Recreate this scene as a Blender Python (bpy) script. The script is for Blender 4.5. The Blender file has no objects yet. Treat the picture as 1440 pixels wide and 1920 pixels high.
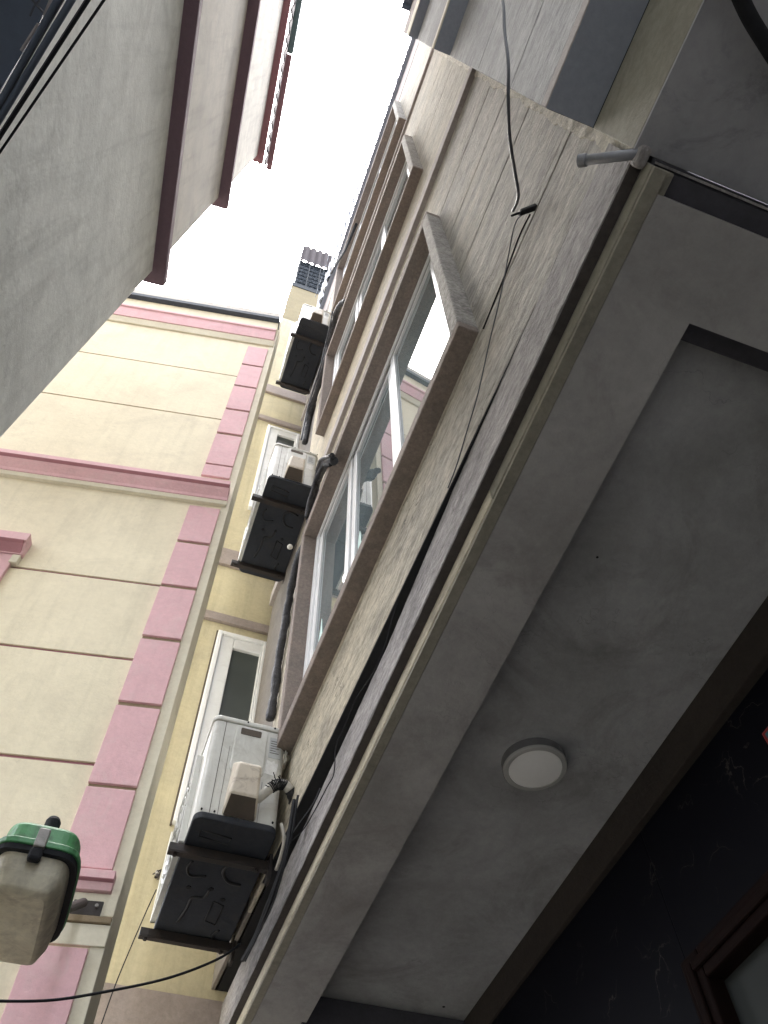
import bpy, bmesh, math, random
from mathutils import Vector, Matrix, noise
C = bpy.context.scene.collection
rnd = random.Random(7)

# ---------------------------------------------------------------- camera
FPX = 1500.0                                   # focal length in pixels of the 1440 x 1920 photograph
up = Vector((675-720, 960-80, -FPX)).normalized()
al = Vector((-385-720, -(3650-960), -FPX)); al = (al - up*al.dot(up)).normalized()
ac = al.cross(up)
ROT = Matrix((ac, al, up))                     # world = ROT @ camera space; x right, y along the alley, z up
cam_d = bpy.data.cameras.new('camera'); cam = bpy.data.objects.new('camera', cam_d); C.objects.link(cam)
cam_d.sensor_width = 36; cam_d.sensor_fit = 'AUTO'; cam_d.lens = 36*FPX/1920
cam_d.clip_start = 0.02; cam_d.clip_end = 400
cam.matrix_world = ROT.to_4x4()
bpy.context.scene.camera = cam

# ---------------------------------------------------------------- sky and light (overcast)
SUN_EL, SUN_ROT = math.radians(76), math.radians(20)
w = bpy.data.worlds.new('World'); bpy.context.scene.world = w; w.use_nodes = True
nt = w.node_tree; nt.nodes.clear()
sky = nt.nodes.new('ShaderNodeTexSky'); sky.sky_type = 'NISHITA'; sky.sun_disc = False
sky.sun_elevation = SUN_EL; sky.sun_rotation = SUN_ROT; sky.air_density = 1.0; sky.dust_density = 6.0; sky.ozone_density = 1.0
hs = nt.nodes.new('ShaderNodeHueSaturation'); hs.inputs['Saturation'].default_value = 0.35
bg = nt.nodes.new('ShaderNodeBackground'); bg.inputs['Strength'].default_value = 0.15
wo = nt.nodes.new('ShaderNodeOutputWorld')
nt.links.new(sky.outputs[0], hs.inputs['Color']); nt.links.new(hs.outputs[0], bg.inputs['Color']); nt.links.new(bg.outputs[0], wo.inputs['Surface'])
sd = bpy.data.lights.new('sun', 'SUN'); sd.energy = 0.6; sd.angle = math.radians(80); sd.color = (1, .985, .96)
so = bpy.data.objects.new('sun', sd); C.objects.link(so)
dv = Vector((math.sin(SUN_ROT)*math.cos(SUN_EL), math.cos(SUN_ROT)*math.cos(SUN_EL), math.sin(SUN_EL)))
so.rotation_euler = dv.to_track_quat('Z', 'Y').to_euler(); so.location = dv*40
sc = bpy.context.scene
sc.view_settings.view_transform = 'Standard'; sc.view_settings.look = 'None'; sc.view_settings.gamma = 1
sc.view_settings.exposure = 3.3
sc.cycles.max_bounces = 8; sc.cycles.diffuse_bounces = 6

# ---------------------------------------------------------------- helpers
def at(px, py, **k):
    """point where the sight line of a photo pixel meets the plane x=, y= or z="""
    r = ROT @ Vector((px-720, 960-py, -FPX))
    a, v = list(k.items())[0]
    return r*(v/r['xyz'.index(a)])

class MB:
    def __init__(s, warp=None): s.v = []; s.f = []; s.w = warp; s.uv = None
    def add(s, vs, fs):
        n = len(s.v); s.v += [Vector(v) for v in vs]; s.f += [tuple(i+n for i in f) for f in fs]; return s
    def box(s, x0, x1, y0, y1, z0, z1):
        return s.add([(x, y, z) for x in (x0, x1) for y in (y0, y1) for z in (z0, z1)],
                     [(0,1,3,2), (4,6,7,5), (0,4,5,1), (2,3,7,6), (0,2,6,4), (1,5,7,3)])
    def hexa(s, p):                              # 8 corners: bottom 4 then top 4
        return s.add(p, [(0,3,2,1), (4,5,6,7), (0,1,5,4), (1,2,6,5), (2,3,7,6), (3,0,4,7)])
    def prism(s, prof, a, b):                    # prof: callable points at a and b (lists of Vectors), closed
        n = len(a)
        return s.add(list(a)+list(b), [tuple(range(n))[::-1], tuple(range(n, 2*n))] + [(i, (i+1) % n, n+(i+1) % n, n+i) for i in range(n)])
    def prof_y(s, pts, y0, y1, n=1):             # closed (x,z) profile swept along y
        for i in range(n):
            a = y0+(y1-y0)*i/n; b = y0+(y1-y0)*(i+1)/n
            s.prism(None, [(x, a, z) for x, z in pts], [(x, b, z) for x, z in pts])
        return s
    def tube(s, pts, r, n=8, cap=True, wob=0):
        pts = [Vector(p) for p in pts]; m = len(pts); base = len(s.v)
        N = None
        for i, p in enumerate(pts):
            t = (pts[min(i+1, m-1)]-pts[max(i-1, 0)]).normalized()
            if N is None: N = t.orthogonal().normalized()
            N = (N - t*N.dot(t)).normalized(); B = t.cross(N)
            rr = (r[i] if isinstance(r, (list, tuple)) else r)
            for k in range(n):
                a = 2*math.pi*k/n; q = rr*(1+wob*(rnd.random()-.5))
                s.v.append(p + N*math.cos(a)*q + B*math.sin(a)*q)
        for i in range(m-1):
            for k in range(n):
                a = base+i*n+k; b = base+i*n+(k+1) % n
                s.f.append((a, b, b+n, a+n))
        if cap: s.f.append(tuple(base+k for k in range(n))[::-1]); s.f.append(tuple(base+(m-1)*n+k for k in range(n)))
        return s
    def cyl(s, c, axis, r, h, n=32, r2=None):
        c = Vector(c); ax = Vector(axis).normalized(); r2 = r if r2 is None else r2
        return s.tube([c, c+ax*h], [r, r2], n)
    def lathe(s, c, prof, n=40):                 # prof (r, z) revolved about the vertical through c
        base = len(s.v)
        for r_, z in prof:
            for k in range(n):
                a = 2*math.pi*k/n; s.v.append(Vector((c[0]+r_*math.cos(a), c[1]+r_*math.sin(a), c[2]+z)))
        for i in range(len(prof)-1):
            for k in range(n):
                a = base+i*n+k; b = base+i*n+(k+1) % n; s.f.append((a, b, b+n, a+n))
        return s
    def build(s, name, m, parent=None, bevel=0, smooth=False, seg=2):
        off = Vector((0, 0, 0))
        p = parent
        while p is not None: off += p.location; p = p.parent
        vs = [Vector(s.w(v)) if s.w else v for v in s.v]
        me = bpy.data.meshes.new(name); me.from_pydata([tuple(v-off) for v in vs], [], s.f)
        bm = bmesh.new(); bm.from_mesh(me); bmesh.ops.recalc_face_normals(bm, faces=bm.faces); bm.to_mesh(me); bm.free()
        me.materials.append(m)
        o = bpy.data.objects.new(name, me); C.objects.link(o); o.parent = parent
        if smooth:
            for f in me.polygons: f.use_smooth = True
        if bevel:
            b = o.modifiers.new('bevel', 'BEVEL'); b.width = bevel; b.segments = seg; b.limit_method = 'ANGLE'; b.angle_limit = math.radians(35)
        return o

def empty(name, loc=(0, 0, 0)):
    o = bpy.data.objects.new(name, None); C.objects.link(o); o.location = loc; o.empty_display_size = .1; return o
def tag(o, label=None, cat=None, group=None, kind=None):
    for k, v in (('label', label), ('category', cat), ('group', group), ('kind', kind)):
        if v: o[k] = v
    return o
def smooth_path(pts, k=6):
    pts = [Vector(p) for p in pts]; out = []
    for i in range(len(pts)-1):
        p0 = pts[max(i-1, 0)]; p1 = pts[i]; p2 = pts[i+1]; p3 = pts[min(i+2, len(pts)-1)]
        for j in range(k):
            t = j/k
            out.append(.5*((2*p1)+(p2-p0)*t+(2*p0-5*p1+4*p2-p3)*t*t+(3*p1-p0-3*p2+p3)*t*t*t))
    out.append(pts[-1]); return out
def copy_tree(o, parent=None):
    c = o.copy(); C.objects.link(c); c.parent = parent
    for ch in list(o.children): copy_tree(ch, c)
    return c

# ---------------------------------------------------------------- materials
def plaster(name, col, alt=None, amt=.5, scale=3.0, fine=.12, bump=.25, rough=.9, dirt=None, dirt_amt=0, dirt_scale=1.2,
            crack=0, streak=0, bscale=60, spec=.3, world=True, coat=0, ys=1, far=None):
    m = bpy.data.materials.new(name); m.use_nodes = True; t = m.node_tree; N = t.nodes; L = t.links
    bs = N['Principled BSDF']; bs.inputs['Roughness'].default_value = rough
    bs.inputs['Specular IOR Level'].default_value = spec
    if coat: bs.inputs['Coat Weight'].default_value = coat; bs.inputs['Coat Roughness'].default_value = .15
    if world: src = N.new('ShaderNodeNewGeometry').outputs['Position']
    else: src = N.new('ShaderNodeTexCoord').outputs['Object']
    src0 = src
    if ys != 1:
        my = N.new('ShaderNodeMapping'); my.inputs['Scale'].default_value = (1, ys, 1); L.new(src0, my.inputs['Vector']); src = my.outputs[0]
    def noi(sc_, det=6, rgh=.6, vec=None, dist=0):
        n = N.new('ShaderNodeTexNoise'); n.inputs['Scale'].default_value = sc_; n.inputs['Detail'].default_value = det
        n.inputs['Roughness'].default_value = rgh; n.inputs['Distortion'].default_value = dist; L.new(vec or src, n.inputs['Vector']); return n.outputs['Fac']
    def ramp(f, a, b, c0=0, c1=1):
        r = N.new('ShaderNodeMapRange'); r.inputs['From Min'].default_value = a; r.inputs['From Max'].default_value = b
        r.inputs['To Min'].default_value = c0; r.inputs['To Max'].default_value = c1; L.new(f, r.inputs['Value']); return r.outputs[0]
    def mix(f, a, b, mode='MIX'):
        x = N.new('ShaderNodeMix'); x.data_type = 'RGBA'; x.blend_type = mode
        for s_, v in ((x.inputs[0], f), (x.inputs[6], a), (x.inputs[7], b)):
            if hasattr(v, 'is_output'): L.new(v, s_)
            else: s_.default_value = (v if not isinstance(v, tuple) else (*v, 1)) 
        return x.outputs[2]
    alt = alt or tuple(c*.75 for c in col)
    c = mix(ramp(noi(scale, 8, .62, dist=.6), .5-.22, .5+.22, 0, amt), col, alt)
    if far:                                      # worn paint: another colour survives farther along the wall
        sx = N.new('ShaderNodeSeparateXYZ'); L.new(src0, sx.inputs[0])
        na = N.new('ShaderNodeMath'); na.operation = 'MULTIPLY_ADD'; L.new(noi(3.2, 8, .7), na.inputs[0]); na.inputs[1].default_value = 2.2; L.new(sx.outputs[1], na.inputs[2])
        nb_ = N.new('ShaderNodeMath'); nb_.operation = 'MULTIPLY_ADD'; L.new(sx.outputs[2], nb_.inputs[0]); nb_.inputs[1].default_value = far[3] if len(far) > 3 else 0; L.new(na.outputs[0], nb_.inputs[2])
        c = mix(ramp(nb_.outputs[0], far[1]+1.1, far[2]+1.1), c, far[0])
    if streak:
        mp = N.new('ShaderNodeMapping'); mp.inputs['Scale'].default_value = (9, 9, .55); L.new(src, mp.inputs['Vector'])
        c = mix(ramp(noi(1.6, 8, .65, mp.outputs[0]), .5, .72, 0, streak), c, tuple(v*.35 for v in col))
    if dirt:
        c = mix(ramp(noi(dirt_scale, 10, .7, dist=1.2), .5, .75, 0, dirt_amt), c, dirt)
    f2 = ramp(noi(bscale*.7, 8, .75), .25, .75, 1-fine, 1+fine)
    vm = N.new('ShaderNodeVectorMath'); vm.operation = 'SCALE'; L.new(c, vm.inputs[0]); L.new(f2, vm.inputs['Scale']); c = vm.outputs[0]
    h = noi(bscale, 8, .7)
    h2 = noi(bscale*.12, 6, .6)
    ad = N.new('ShaderNodeMath'); ad.operation = 'MULTIPLY_ADD'; L.new(h2, ad.inputs[0]); ad.inputs[1].default_value = 1.6; L.new(h, ad.inputs[2]); hh = ad.outputs[0]
    if crack:
        vo = N.new('ShaderNodeTexVoronoi'); vo.feature = 'DISTANCE_TO_EDGE'; vo.inputs['Scale'].default_value = 3.2
        dn = N.new('ShaderNodeTexNoise'); dn.inputs['Scale'].default_value = 4; dn.inputs['Detail'].default_value = 6; L.new(src, dn.inputs['Vector'])
        va = N.new('ShaderNodeVectorMath'); va.operation = 'MULTIPLY_ADD'; L.new(dn.outputs['Color'], va.inputs[0]); va.inputs[1].default_value = (.5,)*3; L.new(src, va.inputs[2])
        L.new(va.outputs[0], vo.inputs['Vector'])
        ck = ramp(vo.outputs['Distance'], .0, .006, 1, 0)
        msk = ramp(noi(1.9, 3), .5, .58)
        mm = N.new('ShaderNodeMath'); mm.operation = 'MULTIPLY'; L.new(ck, mm.inputs[0]); L.new(msk, mm.inputs[1])
        m3 = N.new('ShaderNodeMath'); m3.operation = 'MULTIPLY'; L.new(mm.outputs[0], m3.inputs[0]); m3.inputs[1].default_value = crack
        c = mix(m3.outputs[0], c, tuple(v*.2 for v in col))
    L.new(c, bs.inputs['Base Color'])
    bp = N.new('ShaderNodeBump'); bp.inputs['Strength'].default_value = bump; bp.inputs['Distance'].default_value = .01; L.new(hh, bp.inputs['Height']); L.new(bp.outputs[0], bs.inputs['Normal'])
    m['_c'] = 1
    return m

M = {}
M['render'] = plaster('cement_render', (.54,.51,.465), (.28,.27,.25), 1, 8, .6, 1.1, .88, (.14,.13,.12), .75, 4.2, crack=1, bscale=75, ys=.32, far=((.50,.45,.355), .7, 2.0, .10))
M['render_up'] = plaster('pale_render', (.54,.50,.42), (.34,.325,.285), .9, 5, .5, .7, .9, (.19,.18,.165), .6, 3, crack=.6, streak=.2, bscale=70, ys=.4, far=((.52,.46,.35), .5, 2.2))
M['render_b'] = plaster('shaded_render', (.44,.44,.44), (.28,.28,.285), .95, 6, .5, .6, .9, (.18,.18,.19), .6, 2.8, crack=.4, bscale=80, ys=.35)
M['fascia'] = plaster('grey_fascia', (.44,.415,.41), (.24,.23,.23), 1, 9, .6, 1.2, .9, (.12,.115,.11), .75, 4.5, crack=.7, bscale=90, ys=.35)
M['surround'] = plaster('taupe_surround', (.27,.22,.19), (.19,.165,.15), .8, 5, .35, .6, .88, (.11,.095,.085), .5, 3, bscale=90)
M['surround_jamb'] = plaster('worn_cement_jamb', (.42,.40,.37), (.25,.235,.22), .9, 9, .7, 1.0, .9, (.15,.14,.13), .5, 4, bscale=90)
M['string'] = plaster('mauve_string', (.42,.385,.37), (.30,.27,.26), .7, 8, .2, .4, .9, bscale=90)
M['slate'] = plaster('slate_paint', (.28,.305,.36), (.22,.24,.285), .7, 3, .12, .3, .85, bscale=60)
M['soffit'] = plaster('soffit_plaster', (.38,.385,.39), (.225,.226,.226), .95, 2.4, .12, .25, .92, (.14,.135,.13), .8, 2.0, crack=.3, bscale=40)
M['soffit_edge'] = plaster('soffit_edge_plaster', (.43,.425,.42), (.27,.262,.258), .95, 2.6, .12, .25, .92, (.17,.155,.155), .7, 2.2, crack=.25, bscale=40)
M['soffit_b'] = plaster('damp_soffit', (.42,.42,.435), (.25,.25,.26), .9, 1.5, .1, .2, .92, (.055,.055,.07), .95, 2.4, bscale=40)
M['olive'] = plaster('olive_plaster', (.30,.285,.235), (.22,.21,.175), .7, 4, .2, .4, .9, (.12,.11,.09), .5, 6, bscale=60)
M['cream_lip'] = plaster('cream_lip', (.60,.555,.45), (.43,.39,.30), .8, 9, .35, .5, .9, (.16,.14,.11), .7, 7, bscale=60, ys=.4)
M['darkstrip'] = plaster('dark_strip', (.075,.073,.085), (.05,.05,.058), .7, 6, .15, .2, .8, bscale=60)
M['brownbeam'] = plaster('brown_beam', (.04,.033,.028), (.024,.021,.019), .7, 5, .2, .3, .9, spec=.15, bscale=60)
M['yellow'] = plaster('yellow_wall', (.54,.485,.325), (.43,.385,.275), .85, 3, .12, .35, .85, (.33,.29,.22), .5, 2.8, streak=.3, bscale=45)
M['cream'] = plaster('cream_wall', (.76,.695,.53), (.64,.58,.44), .8, 1.6, .07, .25, .82, (.46,.41,.32), .45, 1.5, streak=.14, crack=.15, bscale=36)
M['creampale'] = plaster('pale_cream_edge', (.70,.66,.54), (.55,.51,.40), .6, 5, .08, .2, .85, bscale=55)
M['pink'] = plaster('pink_paint', (.71,.45,.48), (.60,.375,.405), .85, 3.5, .08, .3, .8, (.64,.54,.52), .4, 6, streak=.1, bscale=50)
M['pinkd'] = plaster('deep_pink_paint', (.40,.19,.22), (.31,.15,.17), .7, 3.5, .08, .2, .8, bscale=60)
M['mortar'] = plaster('tan_joint', (.33,.26,.17), (.24,.19,.13), .7, 6, .15, .3, .9, bscale=60)
M['taupe'] = plaster('taupe_band', (.33,.28,.26), (.24,.205,.195), .8, 5, .18, .4, .88, bscale=60)
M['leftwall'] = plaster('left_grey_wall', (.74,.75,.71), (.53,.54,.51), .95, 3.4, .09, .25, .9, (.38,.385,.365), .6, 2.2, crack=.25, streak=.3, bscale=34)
M['leftwall_up'] = plaster('left_cream_wall_dimmed', (.46,.43,.38), (.33,.315,.29), .95, 3.6, .12, .25, .9, (.25,.24,.22), .6, 2.6, streak=.35, bscale=34)  # cream paint, darkened to offset the stronger light on the upper storeys
M['cornerpaint'] = plaster('dull_corner_paint', (.21,.19,.17), (.15,.135,.12), .8, 5, .2, .5, .9, bscale=60)
M['shaded_underside'] = plaster('shaded_dirty_underside', (.075,.066,.062), (.045,.04,.04), .8, 8, .3, .5, .9, bscale=60)  # dirty paint with the underside's shade put into its colour
M['edgepale'] = plaster('chalky_broken_edge', (.66,.62,.53), (.42,.40,.35), .9, 14, .5, .8, .9, (.25,.24,.21), .6, 12, bscale=90)
M['yellow_dimmed'] = plaster('dimmed_yellow_top', (.235,.195,.11), (.18,.15,.085), .8, 4, .15, .4, .9, bscale=50)  # yellow wall tone, darkened to hold back the sky light
M['cagepanel'] = plaster('bluegrey_screen', (.085,.10,.12), (.06,.072,.09), .8, 6, .2, .1, .9, spec=.1)
M['ledge'] = plaster('maroon_ledge', (.17,.115,.14), (.13,.09,.11), .7, 6, .12, .25, .85, bscale=60)
M['ledge2'] = plaster('brick_red_ledge', (.26,.12,.13), (.2,.1,.11), .7, 6, .12, .25, .85, bscale=60)
M['navy'] = plaster('navy_coping', (.07,.08,.10), (.05,.06,.075), .7, 6, .1, .2, .8, bscale=60)
M['concrete'] = plaster('parapet_concrete', (.52,.49,.44), (.38,.36,.33), .7, 4, .15, .3, .9, bscale=60)
M['ground'] = plaster('alley_concrete', (.13,.125,.12), (.09,.088,.083), .8, 1.5, .15, .3, .9, (.06,.055,.05), .5, 1.2, bscale=40)
M['pvc'] = plaster('white_window_frame', (.80,.81,.82), (.72,.73,.74), .5, 6, .03, .03, .35, (.45,.44,.42), .25, 9, spec=.5)
M['pvcgrey'] = plaster('grey_window_track', (.34,.34,.33), (.28,.28,.27), .5, 6, .04, .05, .4, spec=.5)
M['acwhite'] = plaster('aged_casing_paint', (.62,.62,.58), (.50,.50,.46), .7, 5, .05, .05, .38, (.24,.21,.17), .5, 6, spec=.5, streak=.3, bscale=50)
M['acbeige'] = plaster('yellowed_cover', (.66,.60,.50), (.50,.43,.35), .7, 9, .05, .05, .45, (.16,.11,.08), .8, 13, spec=.5, bscale=50)
M['acbase'] = plaster('black_base_pan', (.034,.038,.047), (.022,.025,.031), .7, 6, .18, .15, .7, (.06,.055,.05), .5, 8, spec=.2, bscale=50)
M['acbase2'] = plaster('pan_emboss', (.016,.017,.02), (.012,.012,.014), .6, 6, .12, .1, .5, spec=.4)
M['steel'] = plaster('dark_angle_steel', (.022,.02,.02), (.04,.028,.022), .6, 12, .15, .2, .6, (.07,.04,.03), .4, 14, spec=.4)
M['rubber'] = plaster('black_cable', (.016,.017,.02), (.024,.025,.028), .6, 12, .2, .15, .75, spec=.18)
M['cablegrey'] = plaster('grey_cable', (.07,.075,.09), (.05,.055,.065), .6, 12, .1, .1, .5, spec=.4)
M['wrap'] = plaster('wrapped_pipe', (.022,.022,.026), (.075,.075,.082), .9, 26, .6, 1.2, .55, (.01,.01,.012), .6, 22, spec=.35, bscale=110)
M['wrapwhite'] = plaster('white_insulation', (.62,.60,.55), (.4,.38,.34), .7, 14, .1, .3, .6, (.12,.10,.09), .5, 18)
M['sticker'] = plaster('paper_label', (.80,.80,.78), (.6,.6,.58), .8, 40, .05, .05, .6, (.3,.3,.3), .35, 60)
M['stickgrey'] = plaster('foil_label', (.46,.48,.48), (.38,.40,.40), .7, 30, .06, .05, .4, (.15,.15,.15), .35, 70, spec=.6)
M['dark'] = plaster('recess_dark', (.10,.08,.065), (.06,.05,.04), .6, 12, .1, .1, .8)
M['black'] = plaster('black_gap', (.012,.012,.014), (.01,.01,.011), .6, 12, .1, .1, .8)
M['green'] = plaster('green_enamel', (.075,.29,.11), (.045,.19,.07), .8, 12, .15, .15, .42, (.025,.03,.025), .85, 16, spec=.5, streak=.8)
M['metal'] = plaster('dull_metal', (.35,.34,.32), (.2,.19,.17), .8, 20, .15, .2, .45, (.1,.07,.05), .5, 25, spec=.6)
M['pipe'] = plaster('grey_pvc_pipe', (.27,.28,.31), (.2,.21,.23), .6, 20, .08, .05, .35, (.12,.12,.12), .4, 30, spec=.5)
M['ceramic'] = plaster('ceramic', (.75,.73,.68), (.6,.57,.5), .6, 20, .05, .05, .4, spec=.5)
M['diffuser'] = plaster('light_diffuser', (.78,.78,.76), (.72,.72,.7), .5, 4, .03, .01, .5, spec=.4)
M['lighttrim'] = plaster('light_trim', (.36,.36,.345), (.3,.3,.285), .5, 4, .05, .02, .5, spec=.4)
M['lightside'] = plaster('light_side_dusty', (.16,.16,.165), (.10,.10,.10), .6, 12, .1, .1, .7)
M['sheet'] = plaster('slate_sheet', (.12,.15,.20), (.09,.11,.155), .6, 4, .1, .1, .6)
M['sheetred'] = plaster('red_sheet', (.25,.13,.145), (.19,.105,.115), .6, 4, .1, .1, .6)
M['sheetteal'] = plaster('teal_sheet', (.12,.17,.17), (.09,.13,.135), .6, 4, .1, .1, .6)
M['sheetpink'] = plaster('faded_sheet', (.085,.073,.08), (.062,.054,.058), .6, 8, .1, .1, .9, spec=.1)
M['mesh'] = plaster('bluegrey_bars', (.022,.03,.04), (.016,.02,.027), .6, 8, .1, .1, .8, spec=.1)
M['film'] = plaster('teal_film', (.55,.72,.68), (.42,.6,.58), .6, 12, .04, .02, .5)
M['wood'] = plaster('dark_red_wood', (.009,.0035,.003), (.006,.003,.0025), .8, 6, .15, .1, .7, spec=.08)
M['plaque'] = plaster('red_plaque', (.25,.03,.03), (.2,.02,.02), .5, 6, .05, .02, .4)
M['plaque2'] = plaster('teal_plaque', (.04,.14,.17), (.03,.1,.13), .5, 6, .05, .02, .4)

def glass_mat(name, col, rough, ior, alt=None):
    m = bpy.data.materials.new(name); m.use_nodes = True; t = m.node_tree; b = t.nodes['Principled BSDF']
    g = t.nodes.new('ShaderNodeNewGeometry'); n = t.nodes.new('ShaderNodeTexNoise'); n.inputs['Scale'].default_value = 2.2; n.inputs['Detail'].default_value = 5
    r = t.nodes.new('ShaderNodeValToRGB'); r.color_ramp.elements[0].position = .35; r.color_ramp.elements[1].position = .7
    r.color_ramp.elements[0].color = (*col, 1); r.color_ramp.elements[1].color = (*(alt or tuple(c*.6 for c in col)), 1)
    t.links.new(g.outputs['Position'], n.inputs['Vector']); t.links.new(n.outputs['Fac'], r.inputs[0]); t.links.new(r.outputs[0], b.inputs['Base Color'])
    b.inputs['Roughness'].default_value = rough; b.inputs['IOR'].default_value = ior; b.inputs['Specular IOR Level'].default_value = .6
    return m
M['glass'] = glass_mat('window_glass', (.16,.20,.21), .012, 2.0, (.09,.11,.12))
M['frost'] = glass_mat('frosted_glass', (.055,.065,.06), .45, 1.5)
M['doorpane'] = glass_mat('door_pane', (.03,.034,.033), .6, 1.3)
def translucent(name, col, alt):
    m = plaster(name, col, alt, 1, 11, .15, .1, .4, (.22,.17,.12), .75, 6, spec=.5, streak=.5)
    b = m.node_tree.nodes['Principled BSDF']; b.inputs['Transmission Weight'].default_value = .35; b.inputs['IOR'].default_value = 1.3
    return m
M['bowl'] = translucent('dirty_acrylic', (.90,.85,.68), (.66,.60,.45))
def marble():
    m = bpy.data.materials.new('black_marble'); m.use_nodes = True; t = m.node_tree; b = t.nodes['Principled BSDF']; L = t.links
    g = t.nodes.new('ShaderNodeNewGeometry')
    d = t.nodes.new('ShaderNodeTexNoise'); d.inputs['Scale'].default_value = 5; d.inputs['Detail'].default_value = 7; L.new(g.outputs['Position'], d.inputs['Vector'])
    a = t.nodes.new('ShaderNodeVectorMath'); a.operation = 'MULTIPLY_ADD'; a.inputs[1].default_value = (.35,)*3; L.new(d.outputs['Color'], a.inputs[0]); L.new(g.outputs['Position'], a.inputs[2])
    v = t.nodes.new('ShaderNodeTexVoronoi'); v.feature = 'DISTANCE_TO_EDGE'; v.inputs['Scale'].default_value = 4.5; L.new(a.outputs[0], v.inputs['Vector'])
    r = t.nodes.new('ShaderNodeMapRange'); r.inputs['From Min'].default_value = 0; r.inputs['From Max'].default_value = .012; r.inputs['To Min'].default_value = 1; r.inputs['To Max'].default_value = 0; L.new(v.outputs['Distance'], r.inputs['Value'])
    n = t.nodes.new('ShaderNodeTexNoise'); n.inputs['Scale'].default_value = 6; n.inputs['Detail'].default_value = 4; L.new(g.outputs['Position'], n.inputs['Vector'])
    r2 = t.nodes.new('ShaderNodeMapRange'); r2.inputs['From Min'].default_value = .5; r2.inputs['From Max'].default_value = .62; L.new(n.outputs['Fac'], r2.inputs['Value'])
    mu = t.nodes.new('ShaderNodeMath'); mu.operation = 'MULTIPLY'; L.new(r.outputs[0], mu.inputs[0]); L.new(r2.outputs[0], mu.inputs[1])
    x = t.nodes.new('ShaderNodeMix'); x.data_type = 'RGBA'; L.new(mu.outputs[0], x.inputs[0]); x.inputs[6].default_value = (.003,.003,.0055,1); x.inputs[7].default_value = (.045,.042,.038,1)
    L.new(x.outputs[2], b.inputs['Base Color']); b.inputs['Roughness'].default_value = .5; b.inputs['Specular IOR Level'].default_value = .08
    return m
M['marble'] = marble()

# ================================================================ SETTING
MB().box(-30, 30, -30, 30, -1.6, -1.5).build('ground', M['ground'])['kind'] = 'structure'

# ================================================================ RIGHT BUILDING (stained render, windows one above another)
GZ = -1.5
A = tag(empty('apartment_building', (.66, 0, GZ)), 'tall building of grey cracked render with three long windows stacked above a dark soffit', 'building')
def wa(v):                                   # the facade leans and turns a little, as built
    x, y, z = v; return Vector((x-.0165*(y-.6), y-.03*(z-2.0), z))
G = .012
ZW = [(2.66, 2.73, 4.40, 4.50), (5.97, 6.03, 7.60, 7.70), (8.99, 9.05, 10.74, 10.84)]   # outer bottom, sill top, head bottom, outer top
YO, YI, YJ, YE = .69, .755, 2.79, 2.855
YF0, YF1, YP = 0.0, 4.03, 3.36
def wall_cells(x0, x1, y0, y1, zc, mb):
    """wall slab rows between the z cuts, leaving the window openings out"""
    for za, zb in zc:
        op = [w_ for w_ in ZW if w_[0]+.02 < (za+zb)/2 < w_[3]-.02]
        if op:
            if y0 < YI-.03: mb.box(x0, x1, y0, min(YI-.03, y1), za, zb)
            if y1 > YJ+.03: mb.box(x0, x1, max(YJ+.03, y0), y1, za, zb)
        else: mb.box(x0, x1, y0, y1, za, zb)
mb = MB(wa)
cuts = sorted({2.2, 12.55} | {v for w_ in ZW for v in (w_[0]+.03, w_[3]-.03)})
wall_cells(.678, .88, YF0+.004, YF1-.003, list(zip(cuts[:-1], cuts[1:])), mb)
mb.build('wall_core', M['black'], A)
# render skin in courses with open joints
def courses(z0, z1, joints):
    e = [z0]+[j for j in joints if z0 < j < z1]+[z1]
    return [(a+(G/2 if i else 0), b-(G/2 if i < len(e)-2 else 0)) for i, (a, b) in enumerate(zip(e[:-1], e[1:]))]
joints = [2.63, 3.365, 3.95, 4.49, 6.55, 7.45]
wcuts = [v for w_ in ZW for v in (w_[0]+.03, w_[3]-.03)]
def skin(name, y0, y1, z0, z1, m, js=joints):
    mb = MB(wa); cs = []
    for a, b in courses(z0, z1, js):
        e = [a]+[c for c in wcuts if a+.01 < c < b-.01]+[b]
        cs += list(zip(e[:-1], e[1:]))
    wall_cells(.66, .69, y0, y1, cs, mb)
    return mb.build(name, m, A, bevel=.003)
skin('facade_render', YF0, YP, 2.2, 5.18, M['render'])
skin('facade_render', YF0, YP, 5.32, 8.6, M['render_up'])
skin('facade_render', YF0, YP, 8.66, 11.15, M['render_up'])
skin('corner_strip', YP+.001, YF1, 2.2, 11.15, M['cornerpaint'], js=[])
MB(wa).box(.655, .69, YF0-.01, YF1, 11.15, 12.5).build('top_band', M['taupe'], A, bevel=.004)
# string courses
MB(wa).box(.63, .69, YF0-.012, YF1, 5.18, 5.32).build('string_course', M['string'], A, bevel=.005)
MB(wa).box(.635, .69, YF0-.012, YF1, 8.6, 8.66).build('string_course', M['string'], A, bevel=.005)
# lumpy broken render edge where it meets the neighbour
mb = MB(wa); n = 0; NZ = 700
for i in range(NZ+1):
    z = 2.0+10.4*i/NZ; f_ = lambda k, q: noise.noise(Vector((k, z*q, 2)))
    yo = YF0-.013-.022*max(0, f_(1, 4))-.010*abs(f_(9, 17)); yi = YF0+.022+.022*f_(3, 4)+.010*f_(4, 19); xx = .6545+.005*f_(5, 12)
    mb.v += [Vector((xx, yo, z)), Vector((xx+.001, yi, z)), Vector((.668, yi+.004, z)), Vector((.69, yo+.001, z))]
for i in range(NZ):
    for k in range(4): mb.f.append((i*4+k, i*4+(k+1) % 4, i*4+4+(k+1) % 4, i*4+4+k))
mb.f += [(3, 2, 1, 0), (4*NZ, 4*NZ+1, 4*NZ+2, 4*NZ+3)]
mb.build('broken_render_edge', M['edgepale'], A)
MB(wa).box(.70, 1.6, -.02, .003, 2.16, 12.2).build('party_wall', M['soffit_b'], A)
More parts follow.
